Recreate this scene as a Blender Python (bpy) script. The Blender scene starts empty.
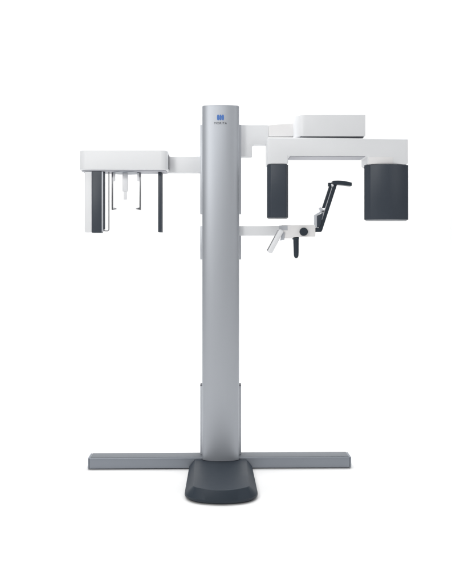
import bpy, bmesh, math
from mathutils import Vector, Matrix

S = bpy.context.scene
COL = S.collection
CAM_D, CAM_H, F, XV = 4.0, 1.356, 640.0, 221.0      # metres, metres, focal length in photo pixels


def px(x, y, Y):
    """photo pixel at a known depth Y -> world X, Z in metres"""
    s = F / (CAM_D + Y)
    return (x - XV) / s, CAM_H - (y - 250) / s


# ------------------------------------------------------------------ materials
def material(name, col, rough=0.45, metal=0.0, coat=0.0, grain=0.0, gscale=600, mottle=0.03, spec=0.5,
             stretch=(1, 1, 1)):
    m = bpy.data.materials.new(name)
    m.use_nodes = True
    nt = m.node_tree
    b = nt.nodes['Principled BSDF']
    b.inputs['Metallic'].default_value = metal
    b.inputs['Specular IOR Level'].default_value = spec
    b.inputs['Coat Weight'].default_value = coat
    b.inputs['Coat Roughness'].default_value = 0.25
    tc = nt.nodes.new('ShaderNodeTexCoord')
    mp = nt.nodes.new('ShaderNodeMapping')
    mp.inputs['Scale'].default_value = stretch
    nt.links.new(tc.outputs['Object'], mp.inputs['Vector'])
    n = nt.nodes.new('ShaderNodeTexNoise')
    n.inputs['Scale'].default_value = 5
    n.inputs['Detail'].default_value = 6
    nt.links.new(mp.outputs['Vector'], n.inputs['Vector'])
    mx = nt.nodes.new('ShaderNodeMix')
    mx.data_type = 'RGBA'
    mx.inputs['A'].default_value = (*[c * (1 - mottle) for c in col], 1)
    mx.inputs['B'].default_value = (*[min(1, c * (1 + mottle)) for c in col], 1)
    nt.links.new(n.outputs['Fac'], mx.inputs['Factor'])
    nt.links.new(mx.outputs['Result'], b.inputs['Base Color'])
    r = nt.nodes.new('ShaderNodeMapRange')
    r.inputs['To Min'].default_value = rough - 0.05
    r.inputs['To Max'].default_value = rough + 0.05
    nt.links.new(n.outputs['Fac'], r.inputs['Value'])
    nt.links.new(r.outputs['Result'], b.inputs['Roughness'])
    if grain:
        g = nt.nodes.new('ShaderNodeTexNoise')
        g.inputs['Scale'].default_value = gscale
        g.inputs['Detail'].default_value = 2
        nt.links.new(tc.outputs['Object'], g.inputs['Vector'])
        bp = nt.nodes.new('ShaderNodeBump')
        bp.inputs['Strength'].default_value = grain
        bp.inputs['Distance'].default_value = 0.0006
        nt.links.new(g.outputs['Fac'], bp.inputs['Height'])
        nt.links.new(bp.outputs['Normal'], b.inputs['Normal'])
    return m


WHITE = material('white_enamel', (0.775, 0.785, 0.80), 0.42, grain=0.08)
PALE = material('pale_plastic', (0.80, 0.79, 0.79), 0.5, grain=0.08)
SILVER = material('satin_silver', (0.45, 0.472, 0.508), 0.47, metal=0.54, grain=0.10, stretch=(1, 1, .15))
EDGE = material('pale_aluminium', (0.53, 0.55, 0.585), 0.42, metal=0.2)
BEAM = material('grey_painted_steel', (0.238, 0.259, 0.293), 0.42, metal=0.2, grain=0.15)
SLATE = material('slate_plastic', (0.021, 0.0305, 0.043), 0.5, spec=0.35, grain=0.35, gscale=350, mottle=0.06)
SLATE_SMOOTH = material('slate_cover', (0.040, 0.050, 0.066), 0.40, spec=0.4, grain=0.06)
DARK = material('dark_rubber', (0.022, 0.027, 0.036), 0.45)
STEEL = material('steel', (0.20, 0.205, 0.215), 0.3, metal=0.8)
CLEAR = material('frosted_plastic', (0.80, 0.81, 0.83), 0.35)
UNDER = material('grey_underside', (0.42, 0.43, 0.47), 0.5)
BLUE = material('blue_print', (0.055, 0.17, 0.50), 0.45, mottle=0)
PRINT = material('dark_print', (0.03, 0.033, 0.045), 0.5, mottle=0)
TOP_DARK = material('top_darkening_grey', (0.145, 0.158, 0.175), 0.6)  # grey of the layer added to darken the floor beam's top
GAP = material('shadow_gap_rubber', (0.09, 0.095, 0.11), 0.6)
CYC = material('white_paper', (0.85, 0.85, 0.85), 0.9, mottle=0.004, spec=0.1)

# ------------------------------------------------------------------ root
ROOT_LOC = Vector((-0.002, 0.03, 0))
root = bpy.data.objects.new('dental_xray_machine', None)
root.empty_display_size = 0.2
root.location = ROOT_LOC
COL.objects.link(root)
root['label'] = 'white and silver dental X-ray machine with a tall column on a dark slate foot'
root['category'] = 'X-ray machine'


def finish(bm, name, m, parent=root, angle=32, label=None):
    bmesh.ops.remove_doubles(bm, verts=bm.verts, dist=1e-6)
    bmesh.ops.recalc_face_normals(bm, faces=bm.faces)
    me = bpy.data.meshes.new(name)
    bm.to_mesh(me)
    bm.free()
    me.materials.append(m)
    me.shade_smooth()
    me.set_sharp_from_angle(angle=math.radians(angle))
    o = bpy.data.objects.new(name, me)
    COL.objects.link(o)
    if parent is not None:
        o.parent = parent
        if parent is root:
            o.matrix_parent_inverse = Matrix.Translation(-ROOT_LOC)
    if label:
        o['label'] = label
    return o


def add_prism(bm, pts, lo, hi, axis='Z', bev=0.0, seg=3, only=None):
    """pts in plane; axis Z: (x,y) extruded lo..hi in z; axis Y: (x,z) extruded lo..hi in y; axis X: (y,z)"""
    tmp = bmesh.new()
    def V(p, t):
        if axis == 'Z':
            return (p[0], p[1], t)
        if axis == 'Y':
            return (p[0], t, p[1])
        return (t, p[0], p[1])
    a = [tmp.verts.new(V(p, lo)) for p in pts]
    b = [tmp.verts.new(V(p, hi)) for p in pts]
    tmp.faces.new(a)
    tmp.faces.new(b)
    n = len(pts)
    for i in range(n):
        tmp.faces.new((a[i], a[(i + 1) % n], b[(i + 1) % n], b[i]))
    bmesh.ops.recalc_face_normals(tmp, faces=tmp.faces)
    if bev > 0:
        ed = [e for e in tmp.edges if len(e.link_faces) == 2 and e.calc_face_angle(0) > math.radians(25)
              and (only is None or only(e))]
        bmesh.ops.bevel(tmp, geom=ed, offset=bev, segments=seg, profile=0.5, affect='EDGES', clamp_overlap=True)
    me = bpy.data.meshes.new('tmp')
    tmp.to_mesh(me)
    tmp.free()
    bm.from_mesh(me)
    bpy.data.meshes.remove(me)


def add_box(bm, x0, x1, y0, y1, z0, z1, bev=0.004, seg=3):
    add_prism(bm, [(x0, y0), (x1, y0), (x1, y1), (x0, y1)], z0, z1, 'Z', bev, seg)


def add_tube(bm, path, r, seg=20, taper=None):
    """round tube with rounded ends along a list of points"""
    path = [Vector(p) for p in path]
    rings = []
    n = len(path)
    for i, p in enumerate(path):
        t = (path[min(i + 1, n - 1)] - path[max(i - 1, 0)]).normalized()
        up = Vector((0, 1, 0)) if abs(t.y) < 0.9 else Vector((1, 0, 0))
        a = t.cross(up).normalized()
        b = t.cross(a).normalized()
        rr = r if taper is None else taper[i]
        if i == 0:
            rings.append([bm.verts.new(p - t * rr * .0 + (a * math.cos(q) + b * math.sin(q)) * rr * .8)
                          for q in [2 * math.pi * k / seg for k in range(seg)]])
            p = p + t * rr * .2
        last = i == n - 1
        c = p - t * rr * .2 if last else p
        rings.append([bm.verts.new(c + (a * math.cos(q) + b * math.sin(q)) * rr)
                      for q in [2 * math.pi * k / seg for k in range(seg)]])
        if last:
            rings.append([bm.verts.new(p + (a * math.cos(q) + b * math.sin(q)) * rr * .8)
                          for q in [2 * math.pi * k / seg for k in range(seg)]])
    for r0, r1 in zip(rings, rings[1:]):
        for k in range(seg):
            bm.faces.new((r0[k], r0[(k + 1) % seg], r1[(k + 1) % seg], r1[k]))
    bm.faces.new(rings[0])
    bm.faces.new(rings[-1])


def rbar(p0, p1, w, flat0=True):
    """quad outline (x,z) for a bar of width w between two (x,z) points"""
    a, b = Vector(p0), Vector(p1)
    t = (b - a).normalized()
    n = Vector((-t.y, t.x)) * w / 2
    return [tuple(a + n), tuple(a - n), tuple(b - n), tuple(b + n)]


def round_plan(x0, x1, y0, y1, r, seg=10, rb=None):
    rb = r if rb is None else rb
    out = []
    for cx, cy, a0, rr in ((x1 - r, y0 + r, -90, r), (x1 - rb, y1 - rb, 0, rb), (x0 + rb, y1 - rb, 90, rb),
                           (x0 + r, y0 + r, 180, r)):
        for k in range(seg + 1):
            a = math.radians(a0 + 90 * k / seg)
            out.append((cx + rr * math.cos(a), cy + rr * math.sin(a)))
    return out


def outline(pts, Y):
    return [px(x, y, Y) for x, y in pts]


CX = -0.002     # centre line of the column

# ------------------------------------------------------------------ base foot
def base_loop(hw, hb, yb, yf, sag, r, z, n=16, m=8):
    """plan outline: straight back, bowed front (centre yf, corners yf+sag), filleted front corners"""
    pts = [(CX - hb, yb), (CX + hb, yb)]
    def arc(x):
        return yf + sag * (x / hw) ** 2
    half = []
    p0, p1, p2 = Vector((hw, arc(hw) + r)), Vector((hw, arc(hw))), Vector((hw - r, arc(hw - r)))
    for k in range(m + 1):
        t = k / m
        half.append((1 - t) ** 2 * p0 + 2 * t * (1 - t) * p1 + t * t * p2)
    w = hw - r
    mid = [Vector((w - 2 * w * k / n, arc(w - 2 * w * k / n))) for k in range(1, n)]
    full = half + mid + [Vector((-p.x, p.y)) for p in reversed(half)]
    pts += [(CX + BX + p.x, p.y) for p in full]
    drop = .012 if z > .05 else 0        # the top face falls gently towards the column
    return [(x, y, z - drop * max(0, 1 + y / .56)) for x, y in pts]


BX = .003
bm = bmesh.new()
loops = [base_loop(.192, .186, -.068, -.592, .052, .075, 0.004),
         base_loop(.2015, .195, -.062, -.604, .054, .078, 0.015),
         base_loop(.200, .193, -.062, -.603, .053, .075, 0.026),
         base_loop(.1530, .160, -.045, -.5825, .056, .016, 0.0728),
         base_loop(.1510, .158, -.048, -.5800, .055, .014, 0.0740)]
vl = [[bm.verts.new(p) for p in L] for L in loops]
for a, b in zip(vl, vl[1:]):
    for k in range(len(a)):
        bm.faces.new((a[k], a[(k + 1) % len(a)], b[(k + 1) % len(a)], b[k]))
bm.faces.new(vl[0])
bm.faces.new(vl[-1])
base = finish(bm, 'base', SLATE, angle=24)
bm = bmesh.new()
sk = [(x, y) for x, y, z in base_loop(.185, .17, -.08, -.585, .05, .07, 0)]
add_prism(bm, sk, 0.0006, 0.0038, 'Z')
finish(bm, 'rubber_skirt', DARK, base)

# ------------------------------------------------------------------ floor beam
bm = bmesh.new()
BL, BR = -0.824 - CX, 0.809 - CX
def beam_section(inset=0):
    return [(-.050 + inset, .006 + inset), (.050 - inset, .006 + inset), (.050 - inset, .072 - inset),
            (-.050 + inset, .072 - inset)]
add_prism(bm, beam_section(), BL + .012, BR - .012, 'X', 0.005, 3,
          only=lambda e: abs((e.verts[0].co - e.verts[1].co).x) > .1)
beam = finish(bm, 'floor_beam', BEAM)
for s, xe in ((-1, BL), (1, BR)):
    bm = bmesh.new()
    x0, x1 = (xe, xe + .0112) if s < 0 else (xe - .0112, xe)
    add_prism(bm, beam_section(-.0006), x0, x1, 'X', 0.0075, 4)
    finish(bm, 'end_cap', BEAM, beam)
    for xx in (xe - s * .06, xe - s * .50):
        bm = bmesh.new()
        bmesh.ops.create_cone(bm, cap_ends=True, segments=24, radius1=.018, radius2=.018, depth=.0058,
                              matrix=Matrix.Translation((xx, 0, .003)))
        finish(bm, 'levelling_foot', DARK, beam)
bm = bmesh.new()
add_prism(bm, [(-.0455, .0722), (.0455, .0722), (.0455, .0742), (-.0455, .0742)], BL + .016, BR - .016, 'X', .0007, 2)
finish(bm, 'top_darkening_layer', TOP_DARK, beam)  # added layer: its colour makes the beam's top darker than the front
beam.matrix_parent_inverse = Matrix.Translation(-ROOT_LOC)
beam.location = (CX, .010, 0)
beam.rotation_euler.z = math.radians(0.9)

# ------------------------------------------------------------------ column
HW, BULGE, FWD = .1142, .041, .045
def column_plan(hw=HW, bulge=BULGE, yback=.095, n=28):
    pts = []
    for k in range(n + 1):
        t = -1 + 2 * k / n
        a = t * math.pi / 2
        pts.append((CX + hw * math.sin(a), -FWD - bulge * (math.cos(a) ** .85)))
    pts += [(CX + hw, yback), (CX - hw, yback)]
    return pts
ZTOP = 2.2445
bm = bmesh.new()
add_prism(bm, column_plan(), .0640, ZTOP - .005, 'Z')
column = finish(bm, 'column', SILVER, angle=50)
bm = bmesh.new()
add_prism(bm, column_plan(HW - .0007, BULGE - .0007, .094), ZTOP - .0045, ZTOP, 'Z', .0015, 2,
          only=lambda e: min(v.co.z for v in e.verts) > ZTOP - .001)
finish(bm, 'top_cap', EDGE, column, angle=50)
bm = bmesh.new()
add_prism(bm, column_plan(HW + .003, BULGE + .003, .097), .0600, .0655, 'Z')
finish(bm, 'foot_gasket', DARK, column, angle=50)

def front_y(x):
    q = max(-1, min(1, (x - CX) / HW))
    return -FWD - BULGE * (math.sqrt(1 - q * q) ** .85)

# emblem: three tall leaf shapes side by side, printed on the curved face
def wrap(bm, lift=0.0006):
    for v in bm.verts:
        v.co.y = front_y(v.co.x) - lift
def lens_shape(bm, cx, cz, hw, hh, n=24):
    vs = []
    for k in range(n):
        a = 2 * math.pi * k / n
        c, s_ = math.cos(a), math.sin(a)
        vs.append(bm.verts.new((cx + hw * math.copysign(abs(c) ** .8, c), 0, cz + hh * math.copysign(abs(s_) ** .75, s_))))
    bm.faces.new(vs)
ex, ez = px(220.5, 117.6, -.086)
bm = bmesh.new()
for k in (-1, 0, 1):
    lens_shape(bm, ex + k * .0146, ez, .0068, .0178)
for k in (-.5, .5):                     # joins between the leaves, low and high
    x = ex + k * .0142
    za, zb = (-.013, -.003) if k < 0 else (.000, .010)
    vs = [bm.verts.new((x - .004, 0, ez + za)), bm.verts.new((x + .004, 0, ez + za + .003)),
          bm.verts.new((x + .004, 0, ez + zb)), bm.verts.new((x - .004, 0, ez + zb - .003))]
    bm.faces.new(vs)
for v in bm.verts:
    v.co.y = front_y(v.co.x) - .0012
bmesh.ops.triangulate(bm, faces=bm.faces)
r = bmesh.ops.extrude_face_region(bm, geom=list(bm.faces))
for e in r['geom']:
    if isinstance(e, bmesh.types.BMVert):
        e.co.y += .0011
finish(bm, 'emblem', BLUE, column)

def lettering(txt, x0, x1, z0, z1, m, parent, name='lettering'):
    c = bpy.data.curves.new(name, 'FONT')
    c.body = txt
    c.size = 1
    c.space_character = 1.08
    c.offset = .0
    c.resolution_u = 6
    o = bpy.data.objects.new('tmp', c)
    COL.objects.link(o)
    dg = bpy.context.evaluated_depsgraph_get()
    me = bpy.data.meshes.new_from_object(o.evaluated_get(dg))
    bpy.data.objects.remove(o)
    bm = bmesh.new()
    bm.from_mesh(me)
    bpy.data.meshes.remove(me)
    ax = min(v.co.x for v in bm.verts); bx = max(v.co.x for v in bm.verts)
    ay = min(v.co.y for v in bm.verts); by = max(v.co.y for v in bm.verts)
    for v in bm.verts:
        X = x0 + (v.co.x - ax) / (bx - ax) * (x1 - x0)
        Z = z0 + (v.co.y - ay) / (by - ay) * (z1 - z0)
        v.co = (X, front_y(X) - .0012, Z)
    bmesh.ops.triangulate(bm, faces=bm.faces)
    r = bmesh.ops.extrude_face_region(bm, geom=list(bm.faces))
    for e in r['geom']:
        if isinstance(e, bmesh.types.BMVert):
            e.co.y += .0011
    return finish(bm, name, m, parent)
tx0, tz0 = px(214.2, 124.3, -.086)
tx1, tz1 = px(226.9, 122.1, -.086)
lettering('MORITA', tx0, tx1, tz0, tz1, PRINT, column)

# sleeves behind the column: upper carriage, lower carriage, bottom sleeve
def sleeve(name, ya, yb, m, hw, y0, y1):
    z1 = px(0, ya, y0)[1]
    z0 = px(0, yb, y0)[1]
    bm = bmesh.new()
    add_prism(bm, [(CX - hw, y0), (CX + hw, y0), (CX + hw, y1), (CX - hw, y1)], z0, z1, 'Z', .003, 2)
    return finish(bm, name, m)
upper = sleeve('upper_carriage', 124.6, 214.0, EDGE, .1285, .006, .075)
lower = sleeve('lower_carriage', 226.0, 259.5, EDGE, .1285, .006, .075)
bm = bmesh.new()
add_prism(bm, [(CX - .1285, .006), (CX + .1285, .006), (CX + .1285, .075), (CX - .1285, .075)],
          .0748, px(0, 386, .006)[1], 'Z', .003, 2)
slv = finish(bm, 'column_sleeve', EDGE)
bm = bmesh.new()
zt = px(0, 386, .006)[1]
add_box(bm, CX - .129, CX + .129, .0055, .0755, zt + .0003, zt + .004, .0008, 1)
finish(bm, 'sleeve_cap', GAP, slv)

# ------------------------------------------------------------------ left cephalometric arm
x0, zt = px(160, 156.2, .02)
x1, zb = px(203, 172.6, .02)
bm = bmesh.new()
add_prism(bm, [(x0, .02), (x1, .02), (x1, .09), (x0, .09)], zb, zt, 'Z', .005, 3)
finish(bm, 'side_arm', WHITE)

x0, zt = px(79.0, 150.2, -.08)
x1, zb = px(167.8, 170.2, -.08)
HZ0, HZ1, HX0, HX1 = zb, zt, x0, x1
bm = bmesh.new()
plan = round_plan(x0, x1, -.10, .085, .045, 12, .03)
add_prism(bm, plan, zb, zt, 'Z', .008, 4, only=lambda e: abs(e.verts[0].co.z - e.verts[1].co.z) < 1e-4)
head = finish(bm, 'scanner_housing', WHITE)
bm = bmesh.new()
add_prism(bm, round_plan(x0 + .012, x1 - .012, -.086, .073, .035, 10, .02), zb - .006, zb - .0005, 'Z', .002, 2,
          only=lambda e: abs(e.verts[0].co.z - e.verts[1].co.z) < 1e-4)
finish(bm, 'bottom_cover', UNDER, head)
# dark disc that turns the ear rods
bm = bmesh.new()
dx = px(126, 0, 0)[0]
bmesh.ops.create_cone(bm, cap_ends=True, segments=64, radius1=.085, radius2=.085, depth=.003,
                      matrix=Matrix.Translation((dx, .0, zb - .0078)))
disc = finish(bm, 'turning_disc', BEAM, head)
# slim vent slit and seam on the end of the housing
bm = bmesh.new()
add_box(bm, x1 - .0008, x1 + .0012, -.045, .035, zb + .012, zt - .022, .0004, 1)
finish(bm, 'end_seam', GAP, head)

HB = zb - .0065
def hang_box(name, xa, xb, yb_, y0, y1, m, bev=.003, parent=head, top=HB, label=None, ya=None):
    X0 = px(xa, 0, y0)[0]
    X1 = px(xb, 0, y0)[0]
    z0 = px(0, yb_, y0)[1]
    t = top if ya is None else px(0, ya, y0)[1]
    bm = bmesh.new()
    add_box(bm, X0, X1, y0, y1, z0, t, bev, 3)
    return finish(bm, name, m, parent, label=label)
sens = hang_box('sensor_panel', 84.6, 91.7, 232.4, -.075, -.015, WHITE, .004)
hang_box('sensor_cover', 91.75, 101.5, 232.8, -.0755, -.017, SLATE_SMOOTH, .003, parent=sens)
hang_box('sensor_edge', 101.55, 103.0, 231.5, -.073, -.040, EDGE, .002, parent=sens)
# secondary slit frame: thin loop
bm = bmesh.new()
Y = -.045
pth = []
xa, xb = px(103.7, 0, Y)[0], px(108.9, 0, Y)[0]
zb_ = px(0, 230.9, Y)[1]
rr = .010
pth.append((xa, Y, HB))
for k in range(7):
    a = math.radians(180 + 90 * k / 6)
    pth.append((xa + rr + rr * math.cos(a), Y, zb_ + rr + rr * math.sin(a)))
for k in range(7):
    a = math.radians(270 + 90 * k / 6)
    pth.append((xb - rr + rr * math.cos(a), Y, zb_ + rr + rr * math.sin(a)))
pth.append((xb, Y, HB))
add_tube(bm, pth, .0032, 12)
finish(bm, 'slit_frame', STEEL, head)
hang_box('slit_plate', 103.1, 104.7, 229.5, -.060, -.04, SLATE_SMOOTH, .002)
# ear rods
for xr, d in ((112.4, 1), (140.2, -1)):
    Y = 0.0
    X = px(xr, 0, Y)[0]
    z = px(0, 210, Y)[1]
    bm = bmesh.new()
    add_box(bm, X - .0042, X + .0042, Y - .010, Y + .010, z, HB, .0012, 2)
    rod = finish(bm, 'ear_rod', STEEL, head)
    bm = bmesh.new()
    xa, xb = (X + .0043, X + .026) if d > 0 else (X - .026, X - .0043)
    pts = [(xa, z + .001), (xb, z + .004), (xb, z + .010), (xa, z + .016)] if d > 0 else \
          [(xa, z + .004), (xb, z + .001), (xb, z + .016), (xa, z + .010)]
    add_prism(bm, pts, Y - .008, Y + .008, 'Y', .001, 2)
    finish(bm, 'ear_plug', STEEL, rod)
    bm = bmesh.new()
    xa, xb = (X + .0043, X + .0175) if d > 0 else (X - .0175, X - .0043)
    add_box(bm, xa, xb, Y - .012, Y + .012, HB - .052, HB, .002, 2)
    finish(bm, 'rod_bracket', CLEAR, rod)
nose = hang_box('nasion_support', 122.3, 127.6, 191.5, .0, .02, CLEAR, .004)
hang_box('nasion_tip', 123.6, 126.7, 199.8, .004, .016, CLEAR, .003, parent=nose, top=px(0, 191.6, .0)[1])
# film holder post on the right
hang_box('support_post', 158.0, 161.8, 232.2, -.03, .06, SLATE_SMOOTH, .003)

# ------------------------------------------------------------------ right bracket and C-arm
bm = bmesh.new()
pts = outline([(236, 124.8), (268.6, 124.8), (268.6, 144.4), (252.2, 144.4), (252.2, 156.6), (236, 156.6)], .02)
add_prism(bm, pts, .02, .10, 'Y', .003, 3)
br = finish(bm, 'arm_bracket', WHITE)
bm = bmesh.new()
pts = outline([(268.9, 124.9), (296, 122.8), (330, 122.8), (330, 136.4), (268.9, 136.4)], .0)
add_prism(bm, pts, .0, .11, 'Y', .003, 3)
finish(bm, 'shoulder_cover', PALE, br)

# C-arm (front -0.10)
YF, YB = -.10, .08
bm = bmesh.new()
pts = outline([(267.6, 137.2), (408.2, 138.6), (408.2, 164.4), (367.6, 164.4), (367.6, 156.0), (288.3, 156.0), (288.3, 164.0),
               (267.6, 164.0)], YF)
add_prism(bm, pts, YF, YB, 'Y', .009, 5)
carm = finish(bm, 'rotating_arm', WHITE)
bm = bmesh.new()
pts = outline([(368.6, 157.2), (393, 157.2), (393, 163.9), (368.6, 163.9)], YF)
add_prism(bm, pts, YF - .0022, YF + .01, 'Y', .0015, 2)
finish(bm, 'front_trim', PALE, carm)
bm = bmesh.new()
XA, XB = px(290.5, 0, YF)[0], px(365.8, 0, YF)[0]
zz = px(0, 156.0, YF)[1]
add_box(bm, XA, XB, YF + .012, YB - .012, zz - .003, zz - .0004, .001, 1)
finish(bm, 'bottom_cover', UNDER, carm)

bm = bmesh.new()
pts = [(px(295, 0, YF)[0], YF), (px(365.8, 0, YF)[0], YF)]
mx0, mx1 = pts[0][0], pts[1][0]
mz0, mz1 = px(0, 136.2, YF)[1], px(0, 114.4, YF)[1]
pl = [(mx1, YF + .005), (mx1, YB + .01), (mx0, YB + .01)]
for k in range(15):
    a = math.radians(180 + 90 * k / 14)
    pl.append((mx0 + .062 + .062 * math.cos(a), YF + .005 + .075 + .075 * math.sin(a)))
add_prism(bm, pl, mz0, mz1, 'Z', .004, 3, only=lambda e: abs(e.verts[0].co.z - e.verts[1].co.z) < 1e-4 or e.verts[0].co.x > mx1 - .001)
motor = finish(bm, 'motor_cover', WHITE)
bm = bmesh.new()
pts = outline([(300.5, 137.6), (363.6, 137.6), (363.6, 136.4), (300.5, 136.4)], YF + .012)
add_prism(bm, pts, YF + .012, YB, 'Y')
finish(bm, 'seam_gasket', GAP, motor)

def head_block(name, plan, ya, yb, m, bev=.004):
    z1, z0 = px(0, ya, -.08)[1], px(0, yb, -.08)[1]
    bm = bmesh.new()
    add_prism(bm, plan, z0, z1, 'Z', bev, 3,
              only=lambda e: True)
    return finish(bm, name, m, angle=20)
X = lambda x, Y: px(x, 0, Y)[0]
plan = [(X(270.7, -.102), -.102), (X(285.7, -.102), -.102), (X(288.2, -.075), -.075), (X(287.0, .07), .07),
        (X(268, .07), .07), (X(266.9, -.07), -.07)]
h1 = head_block('detector_head', plan, 164.6, 217.9, SLATE_SMOOTH)
plan = [(X(368.0, -.084), -.084), (X(370.5, -.096), -.096), (X(375, -.105), -.105), (X(381, -.1125), -.1125), (X(387, -.1160), -.1160), (X(393, -.1170), -.1170), (X(406.6, -.086), -.086), (X(408.3, -.075), -.075),
        (X(406, .09), .09), (X(366, .09), .09), (X(364.2, -.07), -.07)]
h2 = head_block('tube_head', plan, 165.0, 219.8, SLATE_SMOOTH, .003)
for o, xa, xb in ((h1, 270, 285.5), (h2, 369, 405)):
    bm = bmesh.new()
    z1 = px(0, 164.2, -.10)[1]
    z0 = px(0, 165.2, -.10)[1]
    add_box(bm, X(xa, -.09), X(xb, -.09), -.092, .06, z0, z1 - .0005, 0)
    finish(bm, 'seam_gasket', GAP, o)
# beam window on the inner side of each head
bm = bmesh.new()
xw = X(288.2, -.07)
add_box(bm, xw - .002, xw + .0010, -.03, .03, px(0, 210, 0)[1], px(0, 172, 0)[1], .0005, 1)
finish(bm, 'detector_window', DARK, h1)

# ------------------------------------------------------------------ chin rest arm
YA = -.045
bm = bmesh.new()
pts = outline([(236, 225.8), (288, 225.8), (288, 235.6), (236, 235.6)], YA + .01)
add_prism(bm, pts, -.002, .05, 'Y', .0035, 3)
carm2 = finish(bm, 'chin_rest_arm', WHITE)
bm = bmesh.new()
pts = outline([(281.6, 225.3), (315.4, 224.9), (315.4, 236.6), (300.5, 236.9), (297, 238.4), (284.5, 238.2), (284.5, 235), (281.6, 233)], YA - .01)
add_prism(bm, pts, YA - .012, .035, 'Y', .003, 3)
blk = finish(bm, 'control_block', PALE)
# seam plate on block
bm = bmesh.new()
pts = outline([(279, 225.6), (287.5, 225.6), (287.5, 230.2), (279, 230.2)], YA - .012)
add_prism(bm, pts, YA - .0145, YA - .0125, 'Y', .0008, 1)
finish(bm, 'hinge_plate', EDGE, blk)
bm = bmesh.new()
kx, kz = px(303.7, 231.8, YA - .02)
bmesh.ops.create_cone(bm, cap_ends=True, segments=40, radius1=.0255, radius2=.0245, depth=.024,
                      matrix=Matrix.Translation((kx, YA - .012 - .0118, kz)) @ Matrix.Rotation(math.radians(90), 4, 'X'))
ed = [e for e in bm.edges if e.calc_face_angle(0) > 1]
bmesh.ops.bevel(bm, geom=ed, offset=.003, segments=3, affect='EDGES')
finish(bm, 'knob', SLATE, blk, angle=30)
# dark hand grip
bm = bmesh.new()
Yg = YA + .01
pp = [(295.9, 237.0, .0175), (296.0, 240, .0172), (296.1, 247, .0165), (296.2, 252, .0158), (296.2, 255.6, .0148),
      (296.2, 257.4, .0115), (296.2, 258.2, .006)]
pts3 = [(px(x, y, Yg)[0], Yg, px(x, y, Yg)[1]) for x, y, r in pp]
add_tube(bm, pts3, .01, 24, [r for _, _, r in pp])
grip = finish(bm, 'hand_grip', SLATE, label='dark straight hand grip under the knob')
bm = bmesh.new()
add_prism(bm, outline([(292.9, 237.0), (299, 236.7), (299, 239.4), (292.9, 239.4)], Yg - .02), Yg - .022, Yg + .02, 'Y', .002, 2)
finish(bm, 'grip_collar', SLATE, grip)
# pale lever tilted down to the left
bm = bmesh.new()
Yl = YA - .03
pA, pB = px(281.6, 229.6, Yl), px(269.2, 252.8, Yl)
q = rbar(pA, pB, .033)
add_prism(bm, q, Yl - .016, Yl + .014, 'Y', .0105, 5, only=lambda e: True)
lev = finish(bm, 'tilted_grip', CLEAR, label='pale grey hand grip tilted down to the left')
bm = bmesh.new()
off = Vector((pB[0] - pA[0], pB[1] - pA[1])).normalized()
nrm = Vector((off.y, -off.x))
a = Vector(pA) + nrm * .0152 + off * .012
b = Vector(pB) + nrm * .0152 - off * .006
add_prism(bm, rbar(a, b, .010), Yl - .010, Yl + .010, 'Y', .002, 2)
finish(bm, 'grip_edge', STEEL, lev)
bm = bmesh.new()
add_prism(bm, outline([(281.8, 233.2), (284.6, 232.2), (284.4, 240.0), (280.2, 240.6)], Yl + .02), Yl + .015, Yl + .03, 'Y', .001, 2)
finish(bm, 'grip_mount', EDGE, lev)

# ------------------------------------------------------------------ head support
YH = -.035
def plate(name, pix, y0, y1, m, parent=None, bev=.0015, label=None):
    bm = bmesh.new()
    add_prism(bm, outline(pix, YH), y0, y1, 'Y', bev, 3)
    return finish(bm, name, m, parent or root, label=label)
hs = plate('head_support', [(332.6, 184.5), (336.9, 184.5), (321.9, 230.6), (320.8, 232.1), (315.5, 232.1), (315.5, 227.8),
                            (318.9, 228.0)], YH - .014, YH + .014, SLATE, bev=.0025)
bow = []
for k in range(9):
    t = k / 8
    bow.append((332.0 + 19.0 * t, 181.2 - .9 * math.sin(math.pi * t) * .5 + 1.9 * t * t))
bot = [(351.0, 186.4), (345, 185.6), (338, 185.0), (332.0, 184.9)]
plate('forehead_bar', bow + bot, YH - .030, YH + .026, SLATE, hs, .003)
plate('inner_bar', [(328.9, 186.8), (331.5, 186.8), (324.6, 208.2), (321.9, 208.4)], YH - .010, YH + .012, SLATE, hs)
plate('pivot', [(328.0, 183.0), (331.6, 183.0), (331.6, 186.6), (328.0, 186.6)], YH - .016, YH + .012, SLATE, hs)
plate('guide_rail', [(331.8, 186.2), (332.3, 186.2), (321.6, 220), (321.1, 220)], YH - .018, YH - .0005, EDGE, hs, .0003)
plate('pivot_clip', [(330.6, 184.2), (332.9, 184.2), (333.1, 186.6), (331.2, 187.0)], YH - .020, YH - .0165, CLEAR, hs, .0005)
cl = plate('clamp_bracket', [(318.8, 208.2), (320.2, 207.4), (322.2, 209.6), (324.6, 210.2), (323.8, 213.0), (320.2, 213.6),
                             (316.6, 216.2), (316.6, 228.0), (314.0, 226.4), (314.0, 215.2), (320.0, 211.6)],
           YH - .021, YH + .006, EDGE, hs, .0008)
plate('clamp_pad', [(316.4, 216.2), (322.6, 213.0), (320.4, 224), (318.6, 227.6), (316.4, 227.6)], YH - .0225, YH + .008, SLATE_SMOOTH, hs, .0012)
plate('clamp_screw', [(321.2, 211.0), (324.0, 210.9), (323.6, 212.5), (321.0, 212.6)], YH - .0235, YH - .0212, STEEL, hs, .0005)

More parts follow.
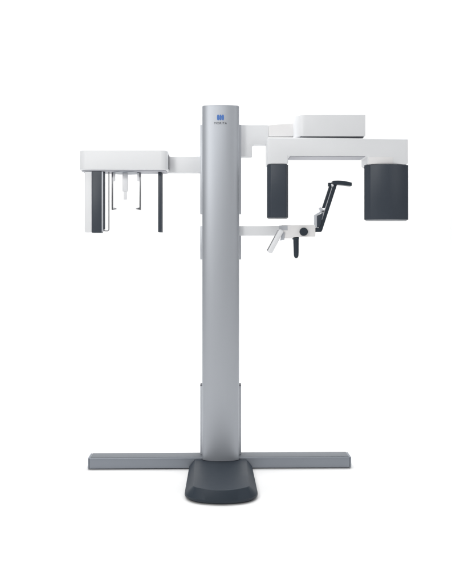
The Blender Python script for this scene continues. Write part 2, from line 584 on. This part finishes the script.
# ------------------------------------------------------------------ studio sweep
bm = bmesh.new()
prof = [(-9, 0), (1.8, 0)]
R = 1.6
for k in range(1, 17):
    a = math.radians(90 * k / 16)
    prof.append((1.8 + R * math.sin(a), R - R * math.cos(a)))
prof.append((3.4, 7.5))
rows = []
for y, z in prof:
    rows.append([bm.verts.new((-10, y, z)), bm.verts.new((10, y, z))])
for a, b in zip(rows, rows[1:]):
    bm.faces.new((a[0], a[1], b[1], b[0]))
floor = finish(bm, 'floor', CYC, None, angle=60)
floor['kind'] = 'structure'

# ------------------------------------------------------------------ light
W = bpy.data.worlds.new('World')
S.world = W
W.use_nodes = True
bg = W.node_tree.nodes['Background']
bg.inputs['Color'].default_value = (0.97, 0.985, 1, 1)
bg.inputs['Strength'].default_value = 0.22

def area(name, loc, target, sx, sy, power, col=(1, 1, 1)):
    l = bpy.data.lights.new(name, 'AREA')
    l.shape = 'RECTANGLE'
    l.size, l.size_y = sx, sy
    l.energy = power
    l.color = col
    o = bpy.data.objects.new(name, l)
    COL.objects.link(o)
    o.location = loc
    o.rotation_euler = (Vector(target) - Vector(loc)).to_track_quat('-Z', 'Y').to_euler()
    return o
area('overhead_softbox', (-.25, .6, 5.2), (.1, -.4, 0), 6.6, 4, 276)
area('key_softbox', (-2.0, -3.5, 2.75), (.1, 0, 1.8), 0.9, 1.8, 50, (1, .99, .97))
area('front_softbox', (-.35, -5.0, 3.9), (0, 0, 2.2), 1.8, 1.0, 50)
area('fill_softbox', (3.4, -3.0, 3.0), (.6, 0, 1.7), 2.0, 2.0, 18, (1, .995, .99))
area('backdrop_light', (.5, .8, 5.6), (.5, 3.2, .9), 11, .9, 215)

# ------------------------------------------------------------------ camera
cd = bpy.data.cameras.new('camera')
cam = bpy.data.objects.new('camera', cd)
COL.objects.link(cam)
cam.location = (0, -CAM_D, CAM_H)
cam.rotation_euler = (math.radians(90), 0, 0)
cd.sensor_fit = 'HORIZONTAL'
cd.sensor_width = 36
cd.lens = 36 * F / 452
cd.shift_x = (226 - XV) / 452
cd.shift_y = -42 / 452
cd.clip_end = 100
S.camera = cam
S.view_settings.view_transform = 'Standard'
S.view_settings.look = 'None'
S.view_settings.exposure = -0.10
S.view_settings.gamma = 1
